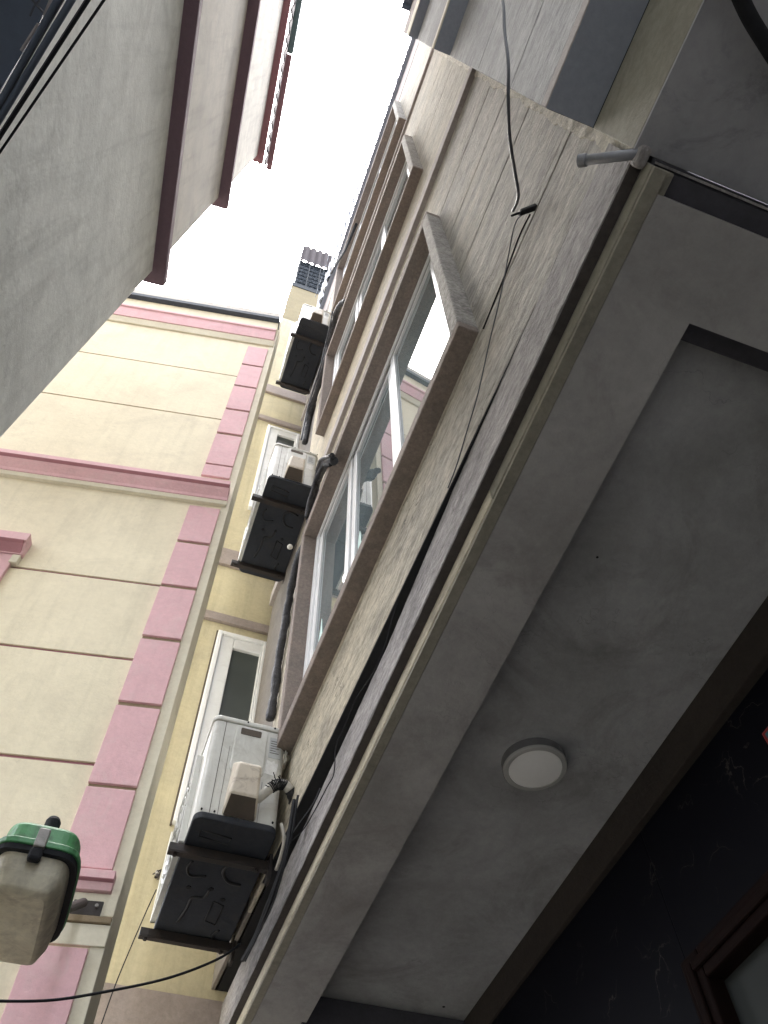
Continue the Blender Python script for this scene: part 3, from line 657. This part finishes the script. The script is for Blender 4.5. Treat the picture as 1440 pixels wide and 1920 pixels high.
# brackets
names = ['lowest', 'middle', 'highest']
first = None
for k, o in enumerate((ac1, ac2, ac3)):
    dz = o.location.z-Z1
    for j, yy in enumerate((2.985, 3.60)):
        if first is None:
            t = empty('wall_bracket', (.60, 2.985, Z1))
            MB().box(.185, .612, 2.965, 3.005, Z1-.040, Z1-.0045).box(.185, .612, 2.966, 2.970, Z1-.046, Z1-.0395).build('arm', M['steel'], t, bevel=.004)
            MB().box(.606, .622, 2.96, 3.01, Z1-.09, Z1+.03).build('wall_plate', M['steel'], t, bevel=.003)
            for x in (.215, .56): MB().cyl((x, 2.985, Z1-.052), (0, 0, 1), .009, .014, 6).build('bolt', M['steel'], t)
            first = t
        else:
            t = copy_tree(first); t.location.z = Z1+dz; t.location.y = yy+(.0 if j else 0)
        tag(t, '%s black steel bracket arm under the %s air conditioner' % ('nearer' if j == 0 else 'farther', names[k]), 'bracket', 'steel brackets under the air conditioners')

# ================================================================ PIPES AND CABLES
def cable(name, pts, r, m, label, cat, n=8, wob=0, k=6, group=None):
    o = MB().tube(smooth_path(pts, k), r, n, wob=wob).build(name, m, smooth=True); return tag(o, label, cat, group)
def rad(n, r, v): return r
# drooping wrapped bundle below the middle unit
def on_wall(px, py, off=.03):
    r = ROT @ Vector((px-720, 960-py, -FPX)); t = (.66-off+.0165*.6)/(r.x+.0165*r.y); return r*t
root = empty('pipe_bundle', on_wall(508, 1345)); tag(root, 'black taped pipe bundle running down the corner from the middle air conditioner to the lowest', 'pipe bundle', 'taped pipe bundles on the wall')
p = smooth_path([on_wall(626, 864, .085), on_wall(614, 866, .095), on_wall(606, 878, .085), on_wall(594, 905, .07), on_wall(586, 950, .055), on_wall(574, 1010, .05), on_wall(560, 1045, .04), on_wall(549, 1090, .035), on_wall(539, 1140, .03), on_wall(530, 1195, .03), on_wall(521, 1245, .03), on_wall(514, 1300, .03), on_wall(506, 1350, .03)], 16)
def lumpy(pts, r, seed, q=9): return [r*(1+.30*noise.noise(Vector((i*.11*q/9, seed, 0)))+.14*noise.noise(Vector((i*.7, seed, 4)))) for i in range(len(pts))]
p = [q_+Vector((.004*noise.noise(Vector((i*.15, 1, 0))), .008*noise.noise(Vector((i*.15, 2, 0))), 0)) for i, q_ in enumerate(p)]
MB().tube(p, lumpy(p, .025, 1), 12, wob=.12).build('wrapped_pipe', M['wrap'], root, smooth=True)
p2 = [q_+Vector((-.022+.008*math.sin(i*.16), -.030+.012*math.sin(i*.11), .0)) for i, q_ in enumerate(p[:72])]
MB().tube(p2, lumpy(p2, .017, 5), 10, wob=.12).build('wrapped_pipe', M['wrap'], root, smooth=True)
p3 = [q_+Vector((-.01, .034+.006*math.sin(i*.2), .01)) for i, q_ in enumerate(p[:64])]
MB().tube(p3, lumpy(p3, .013, 8), 8).build('thin_pipe', M['rubber'], root, smooth=True)
o = c = on_wall(547, 1027, .10); MB().tube([c, c+Vector((-.01, -.004, -.004)), c+Vector((-.022, -.008, -.006)), c+Vector((-.03, -.01, -.008))], [.012, .019, .018, .008], 14).build('white_pipe_end', M['ceramic'], root, smooth=True)
root = empty('pipe_bundle', on_wall(590, 740)); tag(root, 'slim dark pipe bundle looping out of the wall at the highest air conditioner', 'pipe bundle', 'taped pipe bundles on the wall')
p = smooth_path([on_wall(648, 566, .06), on_wall(638, 572, .09), on_wall(630, 590, .09), on_wall(624, 620, .07), on_wall(617, 650, .05), on_wall(605, 700, .04), on_wall(592, 740, .04), on_wall(581, 780, .03), on_wall(571, 830, .03)], 10)
MB().tube(p, lumpy(p, .03, 11), 12, wob=.12).build('wrapped_pipe', M['wrap'], root, smooth=True)
MB().tube([q_+Vector((-.04, -.02, 0)) for q_ in p[20:]], .009, 8).build('thin_pipe', M['cablegrey'], root, smooth=True)
cable('roof_cable', [on_wall(668, 420, .12), on_wall(648, 466, .12), on_wall(632, 492, .1), on_wall(617, 520, .06), on_wall(606, 552, .04), on_wall(601, 580, .03)], .017, M['rubber'], 'thick dark cable sagging from the roof edge down to the highest air conditioner', 'cable', wob=.15)
# white wrapped pipe of the lowest unit
root = empty('insulated_pipe', at(515, 1495, y=2.72)); tag(root, 'white wrapped pipe bound with black ties bending from the lowest unit back to the wall', 'insulated pipe')
p = smooth_path([at(480, 1500, y=2.745), at(496, 1487, y=2.72), at(515, 1473, y=2.70), at(534, 1472, y=2.70), at(548, 1490, y=2.72), at(552, 1520, y=2.78), at(541, 1555, y=2.86)], 8)
n = len(p)
MB().tube(p[:int(n*.62)], .021, 12, wob=.08).build('white_wrap', M['wrapwhite'], root, smooth=True)
MB().tube(p[int(n*.6):], .024, 12, wob=.2).build('black_wrap', M['wrap'], root, smooth=True)
tb = MB()
for i in range(12):
    q_ = p[int(n*.28)+i]; d = (p[int(n*.28)+i+1]-q_).normalized()
    tb.tube([q_-d*.002, q_+d*.002], .0225+rnd.uniform(0, .003), 10)
    tb.tube([q_, q_+Vector((rnd.uniform(-.03, .02), -.035, rnd.uniform(-.03, .03)))], .0022, 5)
tb.build('cable_ties', M['rubber'], root)
MB().tube(smooth_path([at(527, 1545, y=2.79), at(533, 1570, y=2.79), at(528, 1600, y=2.85), at(518, 1630, y=2.95)]), .008, 8).build('drain_hose', M['wrapwhite'], root, smooth=True)
o = MB(); 
for k, (dx, dy, r_) in enumerate(((0, 0, .009), (-.008, .02, .006), (.006, -.02, .005), (-.014, -.01, .003))):
    pts = [at(px+2*k, py, x=.605+dx)+Vector((0, dy*math.sin(i*1.3+k), .01*math.sin(i*2.1+k))) for i, (px, py) in enumerate(((552, 1500), (543, 1560), (534, 1600), (520, 1650), (502, 1700), (478, 1755), (455, 1800)))]
    MB().tube(smooth_path(pts), r_, 8, wob=.15).build('black_cable', M['rubber'], root, smooth=True)
# black strip that paints in the shade on the underside of the step
mb = MB(); sec = []
for i in range(60):
    y = .22+2.9*i/59; xo = .66-.0165*(y-.6)
    sec.append([(xo+.001, y, 2.1915), (.66+gap(y)+.001, y, 2.1925), (.66+gap(y)+.001, y, 2.199), (xo+.001, y, 2.199)])
mb.v = [Vector(v) for r_ in sec for v in r_]
for i in range(59):
    for k in range(4): mb.f.append((i*4+k, i*4+(k+1) % 4, i*4+4+(k+1) % 4, i*4+4+k))
mb.f += [(3, 2, 1, 0), (236, 237, 238, 239)]
tag(mb.build('step_shade_strip', M['rubber'], None), 'long black strip painting the shaded underside of the step along the right wall', 'shade strip')
# thin wires on the fascia
def onx(px, py, x=.652): return at(px, py, x=x)
cable('loose_wire', [onx(988, 398, .645), onx(971, 410, .645), onx(962, 434, .645), onx(955, 470, .645), onx(948, 507, .645), onx(935, 570, .645), onx(918, 640, .642), onx(897, 735, .64), onx(878, 800, .64), onx(857, 870, .642), onx(840, 915, .648)], .0022, M['cablegrey'], 'thin loose wire hanging from the clamp down to the black shade strip', 'wire')
cable('loose_wire', [onx(994, 402), onx(975, 440), onx(951, 505), onx(935, 545), onx(906, 617, .648)], .003, M['rubber'], 'straight black wire running from the clamp down to the corner of the lowest window surround', 'wire')
cable('loose_wire', [onx(830, 935, .655), onx(800, 1000, .655), onx(770, 1062, .655), onx(752, 1110, .652), onx(738, 1150, .65), onx(722, 1210, .65), onx(700, 1262, .651), onx(668, 1310, .652), onx(645, 1365, .652), onx(630, 1400, .648), onx(626, 1450, .648), onx(612, 1478, .650), onx(590, 1520, .65), onx(565, 1560, .65), onx(535, 1585, .645)], .0022, M['rubber'], 'thin black wire wandering along the grey fascia below the step to the lowest air conditioner', 'wire')
cable('loose_wire', [onx(600, 1478, .65), onx(585, 1510, .648), onx(560, 1545, .648), onx(540, 1575, .645), onx(524, 1602, .642)], .0022, M['cablegrey'], 'short thin wire curling beside the longer one near the pipes of the lowest air conditioner', 'wire')
# clamp
root = empty('cable_clamp', onx(990, 392, .65)); tag(root, 'small dark clamp block with a rod on the cracked render holding the hanging cable', 'cable clamp')
c0 = onx(1004, 388, .655); c1 = onx(974, 399, .605)
d = (c1-c0).normalized(); s1 = Vector((0, .010, 0)); s2 = Vector((0, 0, .020))
MB().hexa([c0-s1-s2, c0+s1-s2, c1+s1-s2*.7, c1-s1-s2*.7, c0-s1+s2, c0+s1+s2, c1+s1+s2*.7, c1-s1+s2*.7]).build('block', M['rubber'], root, bevel=.004)
MB().tube([c1-d*.01, c1+d*.035], .0035, 8).build('rod', M['rubber'], root)
cable('hanging_cable', [at(900, -130, x=.36), at(938, -20, x=.39), at(946, 60, x=.41), at(953, 120, x=.43), at(953, 190, x=.46), at(956, 260, x=.51), at(966, 325, x=.57), at(972, 368, x=.62), at(962, 395, x=.64)], .0052, M['cablegrey'], 'thick grey cable dangling across the broken render edge down to the clamp', 'cable', n=10)
# drain pipe stub
root = empty('drain_pipe', at(1190, 288, x=.655)); tag(root, 'short grey plastic drain pipe stub sticking out of the corner at the broken render edge', 'drain pipe')
a = at(1200, 288, x=.668); b = at(1092, 301, x=.575)
d = (b-a).normalized()
MB().tube([a, b], .0125, 20).build('pipe', M['pipe'], root, smooth=True)
MB().tube([b-d*.012, b-d*.010, b+d*.008], [.013, .0155, .0155], 20).build('collar', M['pipe'], root)
MB().cyl(b+d*.0082, d, .012, .001, 20).build('open_end', M['black'], root)
MB().hexa([a-d*.0+Vector(q) for q in ((-.01,-.02,-.02),(.02,-.02,-.02),(.02,.03,-.02),(-.01,.03,-.02),(-.01,-.02,.02),(.02,-.02,.02),(.02,.03,.02),(-.01,.03,.02))]).build('mortar_patch', M['fascia'], root, bevel=.01)
# yellow wall bolt with thin wire, and the drooping cable across the bottom
root = empty('wall_anchor', at(292, 1650, y=3.97)); tag(root, 'small rusty anchor bolt with white insulator on the yellow wall', 'wall anchor')
c = at(292, 1645, y=3.999)
MB().tube([c, c+Vector((0, -.05, .0)), c+Vector((.004, -.055, -.035))], .008, 8).build('bolt', M['steel'], root)
MB().tube([c+Vector((.0, -.03, .012)), c+Vector((0, -.055, -.02))], .011, 12).build('insulator', M['metal'], root)
MB().tube([c+Vector((-.02, -.02, .0)), c+Vector((.015, -.05, .015)), c+Vector((.01, -.06, -.05))], .004, 6).build('wire_twist', M['steel'], root)
cable('thin_wire', [at(293, 1668, y=3.93), at(276, 1705, y=3.93), at(250, 1765, y=3.93), at(215, 1850, y=3.93), at(180, 1950, y=3.93)], .0028, M['rubber'], 'thin wire dropping from the anchor bolt past the bottom of the yellow wall', 'wire')
cable('thin_wire', [at(534, 1020+85, y=3.85), at(517, 1170, y=3.85), at(512, 1230, y=3.85), at(508, 1300, y=3.85)], .003, M['rubber'], 'thin wire hanging below the middle air conditioner in front of the taupe band', 'wire')
cable('sagging_cable', [wp((-1.5, .0, 1.72)), wp((-1.1, .10, 1.60)), at(-60, 1872, y=2.95), at(0, 1877, y=2.95), at(100, 1875, y=3.0), at(200, 1859, y=3.05), at(300, 1838, y=3.1), at(370, 1815, y=3.15), at(420, 1792, y=3.2), at(450, 1770, y=3.25)], .005, M['rubber'], 'black cable sagging across the bottom left below the street lamp and lowest air conditioner', 'cable')
# cables at the top left corner
specs = [(195, 285, .0024, 'rubber', 'outermost single black cable of the bundle crossing the top left corner'),
         (166, 258, .0032, 'rubber', 'thicker black cable just inside the outermost one at the top left'),
         (160, 248, .0014, 'cablegrey', 'thin grey cable lying against the thicker black one at the top left'),
         (134, 222, .0062, 'sheet', 'fat slate coloured cable of the top left bundle, beside the thin grey one'),
         (118, 204, .0022, 'cablegrey', 'slate cable between the two fattest ones of the top left bundle'),
         (108, 192, .0058, 'sheet', 'fat slate coloured cable closest to the dark canopy at the top left')]
for a, b, r_, m, lab in specs:
    p0 = at(a, 0, z=1.6); p1 = at(0, b, z=1.6); d = (p1-p0)
    sag = Vector((0, 0, 0))
    pts = [p0-d*.9, p0-d*.4, p0, p0+d*.5, p1, p1+d*.55]
    o = cable('overhead_cable', pts, r_, M[m], lab, 'cable', group='cables crossing the top left corner')
root = empty('canopy', at(20, 40, z=1.62)); tag(root, 'dark slate canopy sheet with a torn pale edge in the extreme top left corner', 'canopy')
p = [at(96, -10, z=1.66), at(76, 38, z=1.66), at(48, 90, z=1.66), at(-5, 178, z=1.66), at(-120, 380, z=1.66), at(-260, 100, z=1.66), at(-60, -220, z=1.66), at(160, -160, z=1.66)]
MB().prism(None, p, [q_+Vector((0, 0, .006)) for q_ in p]).build('sheet', M['sheet'], root)
MB().tube([at(112, -40, z=1.64), at(84, 30, z=1.64)], .0035, 8).tube([at(72, 45, z=1.64), at(40, 95, z=1.64)], .003, 8).build('pale_edge_tube', M['string'], root)
MB().tube([at(75, 0, z=1.63), at(64, 12, z=1.63), at(56, 30, z=1.63)], .002, 6).tube([at(60, 0, z=1.63), at(82, 24, z=1.63)], .002, 6).build('tie_wire', M['cablegrey'], root)

# ================================================================ CEILING LIGHT
cl = at(1004, 1443, z=1.925); root = empty('ceiling_light', (cl.x, cl.y, 1.925)); tag(root, 'round white surface mounted ceiling light, switched off, on the dark soffit', 'ceiling light')
c = (cl.x, cl.y, 1.925); R_ = .112
MB().lathe(c, [(R_, .041), (R_, .006), (R_-.004, 0), (R_-.018, -.001), (R_-.019, .003)]).build('ring', M['lighttrim'], root, smooth=False, bevel=0)
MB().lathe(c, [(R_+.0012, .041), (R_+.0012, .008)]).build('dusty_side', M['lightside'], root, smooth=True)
MB().lathe(c, [(R_-.0185, .002), (R_-.03, -.0005), (.0001, -.001)]).build('diffuser', M['diffuser'], root, smooth=True)
o = MB(); 
for px, py, r_ in ((832, 1888, .007), (1120, 1045, .004), (1016, 826, .003)):
    c = at(px, py, z=1.9645 if px < 900 or px > 1100 else 1.90)
    o.cyl(c, (0, 0, 1), r_, .003, 9)
o.build('plaster_holes', M['black'], A)
# plaque on the marble wall
c = at(1440, 1385, x=DX-.012)
root = empty('wall_plaque', c); tag(root, 'corner of a small red edged plaque on the black marble at the right edge', 'plaque')
MB().box(DX-.012, DX-.0005, c.y-.12, c.y+.012, c.z-.09, c.z+.03).build('border', M['plaque'], root, bevel=.003)
MB().box(DX-.0135, DX-.0121, c.y-.108, c.y+.0, c.z-.078, c.z+.018).build('face', M['plaque2'], root)

# ================================================================ STREET LAMP
lp = empty('street_lamp', (-.21, 2.3, 1.5)); tag(lp, 'old street lamp with chipped green metal cap and grimy plastic bowl at the lower left', 'street lamp')
cx = -.205; yn, yf = 2.035, 2.425; zr = 1.418
def oval(w_, y0, y1, z, x=cx, k=10, sq=.5):
    pts = []
    for i in range(4*k):
        a = 2*math.pi*i/(4*k); c_, s_ = math.cos(a), math.sin(a)
        e = sq
        X_ = math.copysign(abs(c_)**e, c_)*w_; Y_ = math.copysign(abs(s_)**e, s_)*(y1-y0)/2
        pts.append((x+X_, (y0+y1)/2+Y_, z))
    return pts
def loft(rings, name, m, parent, smooth=True, bevel=0, capa=True, capb=True):
    mb = MB(); n = len(rings[0]); 
    for r_ in rings: mb.v += [Vector(v) for v in r_]
    for i in range(len(rings)-1):
        for k in range(n): mb.f.append((i*n+k, i*n+(k+1) % n, (i+1)*n+(k+1) % n, (i+1)*n+k))
    if capa: mb.f.append(tuple(range(n))[::-1])
    if capb: mb.f.append(tuple(range((len(rings)-1)*n, len(rings)*n)))
    return mb.build(name, m, parent, smooth=smooth, bevel=bevel)
hw = .105
loft([oval(hw, yn, yf, zr, sq=.42), oval(hw*.97, yn+.004, yf-.01, zr+.060, sq=.42), oval(hw*.90, yn+.022, yf-.03, zr+.072, sq=.42), oval(hw*.6, yn+.09, yf-.08, zr+.080, sq=.5)], 'housing', M['green'], lp, smooth=False, bevel=.006)
loft([oval(hw+.014, yn-.016, yf+.012, zr-.016, sq=.40), oval(hw+.014, yn-.016, yf+.012, zr+.002, sq=.40)], 'rim', M['green'], lp, smooth=False, bevel=.003)
loft([oval(hw+.009, yn-.011, yf+.008, zr-.032, sq=.38), oval(hw+.009, yn-.011, yf+.008, zr-.0165, sq=.38)], 'gasket', M['rubber'], lp, smooth=False)
loft([oval(hw-.008, yn+.004, yf-.004, zr-.0305, sq=.35), oval(hw-.014, yn+.014, yf-.008, zr-.075, sq=.3), oval(hw-.034, yn+.030, yf-.014, zr-.112, sq=.22), oval(hw-.046, yn+.05, yf-.03, zr-.118, sq=.22)], 'bowl', M['bowl'], lp, smooth=False, capa=False, bevel=.006)
MB().box(cx-.014, cx+.016, yn-.028, yn-.012, zr-.026, zr+.030).build('latch', M['metal'], lp, bevel=.004)
MB().box(cx-.018, cx+.016, yn-.026, yn+.0, zr-.062, zr-.027).build('latch_hook', M['rubber'], lp, bevel=.008)
MB().tube([(-.200, 2.095, zr+.04), (-.200, 2.095, 1.532), (-.200, 2.095, 1.545)], [.021, .021, .015], 24).build('photocell', M['rubber'], lp, smooth=False, bevel=.003)
br = pts = None
wl_pt = wp((-.05, .0, 2.0))
MB().tube([(cx+.03, yf-.06, zr+.06), (cx+.05, yf+.2, zr+.17), (wl_pt.x-.03, wl_pt.y-.05, 1.985)], .018, 12).build('arm', M['steel'], lp, smooth=True)
MB(wp).box(-.115, .0, .012, .020, 1.955, 2.02).build('mounting_plate', M['steel'], lp, bevel=.003)
MB(wp).cyl((-.022, .019, 1.995), (0, 1, 0), .007, .012, 10).build('plate_bolt', M['metal'], lp)

for o in list(bpy.data.materials):
    if '_c' in o: del o['_c']
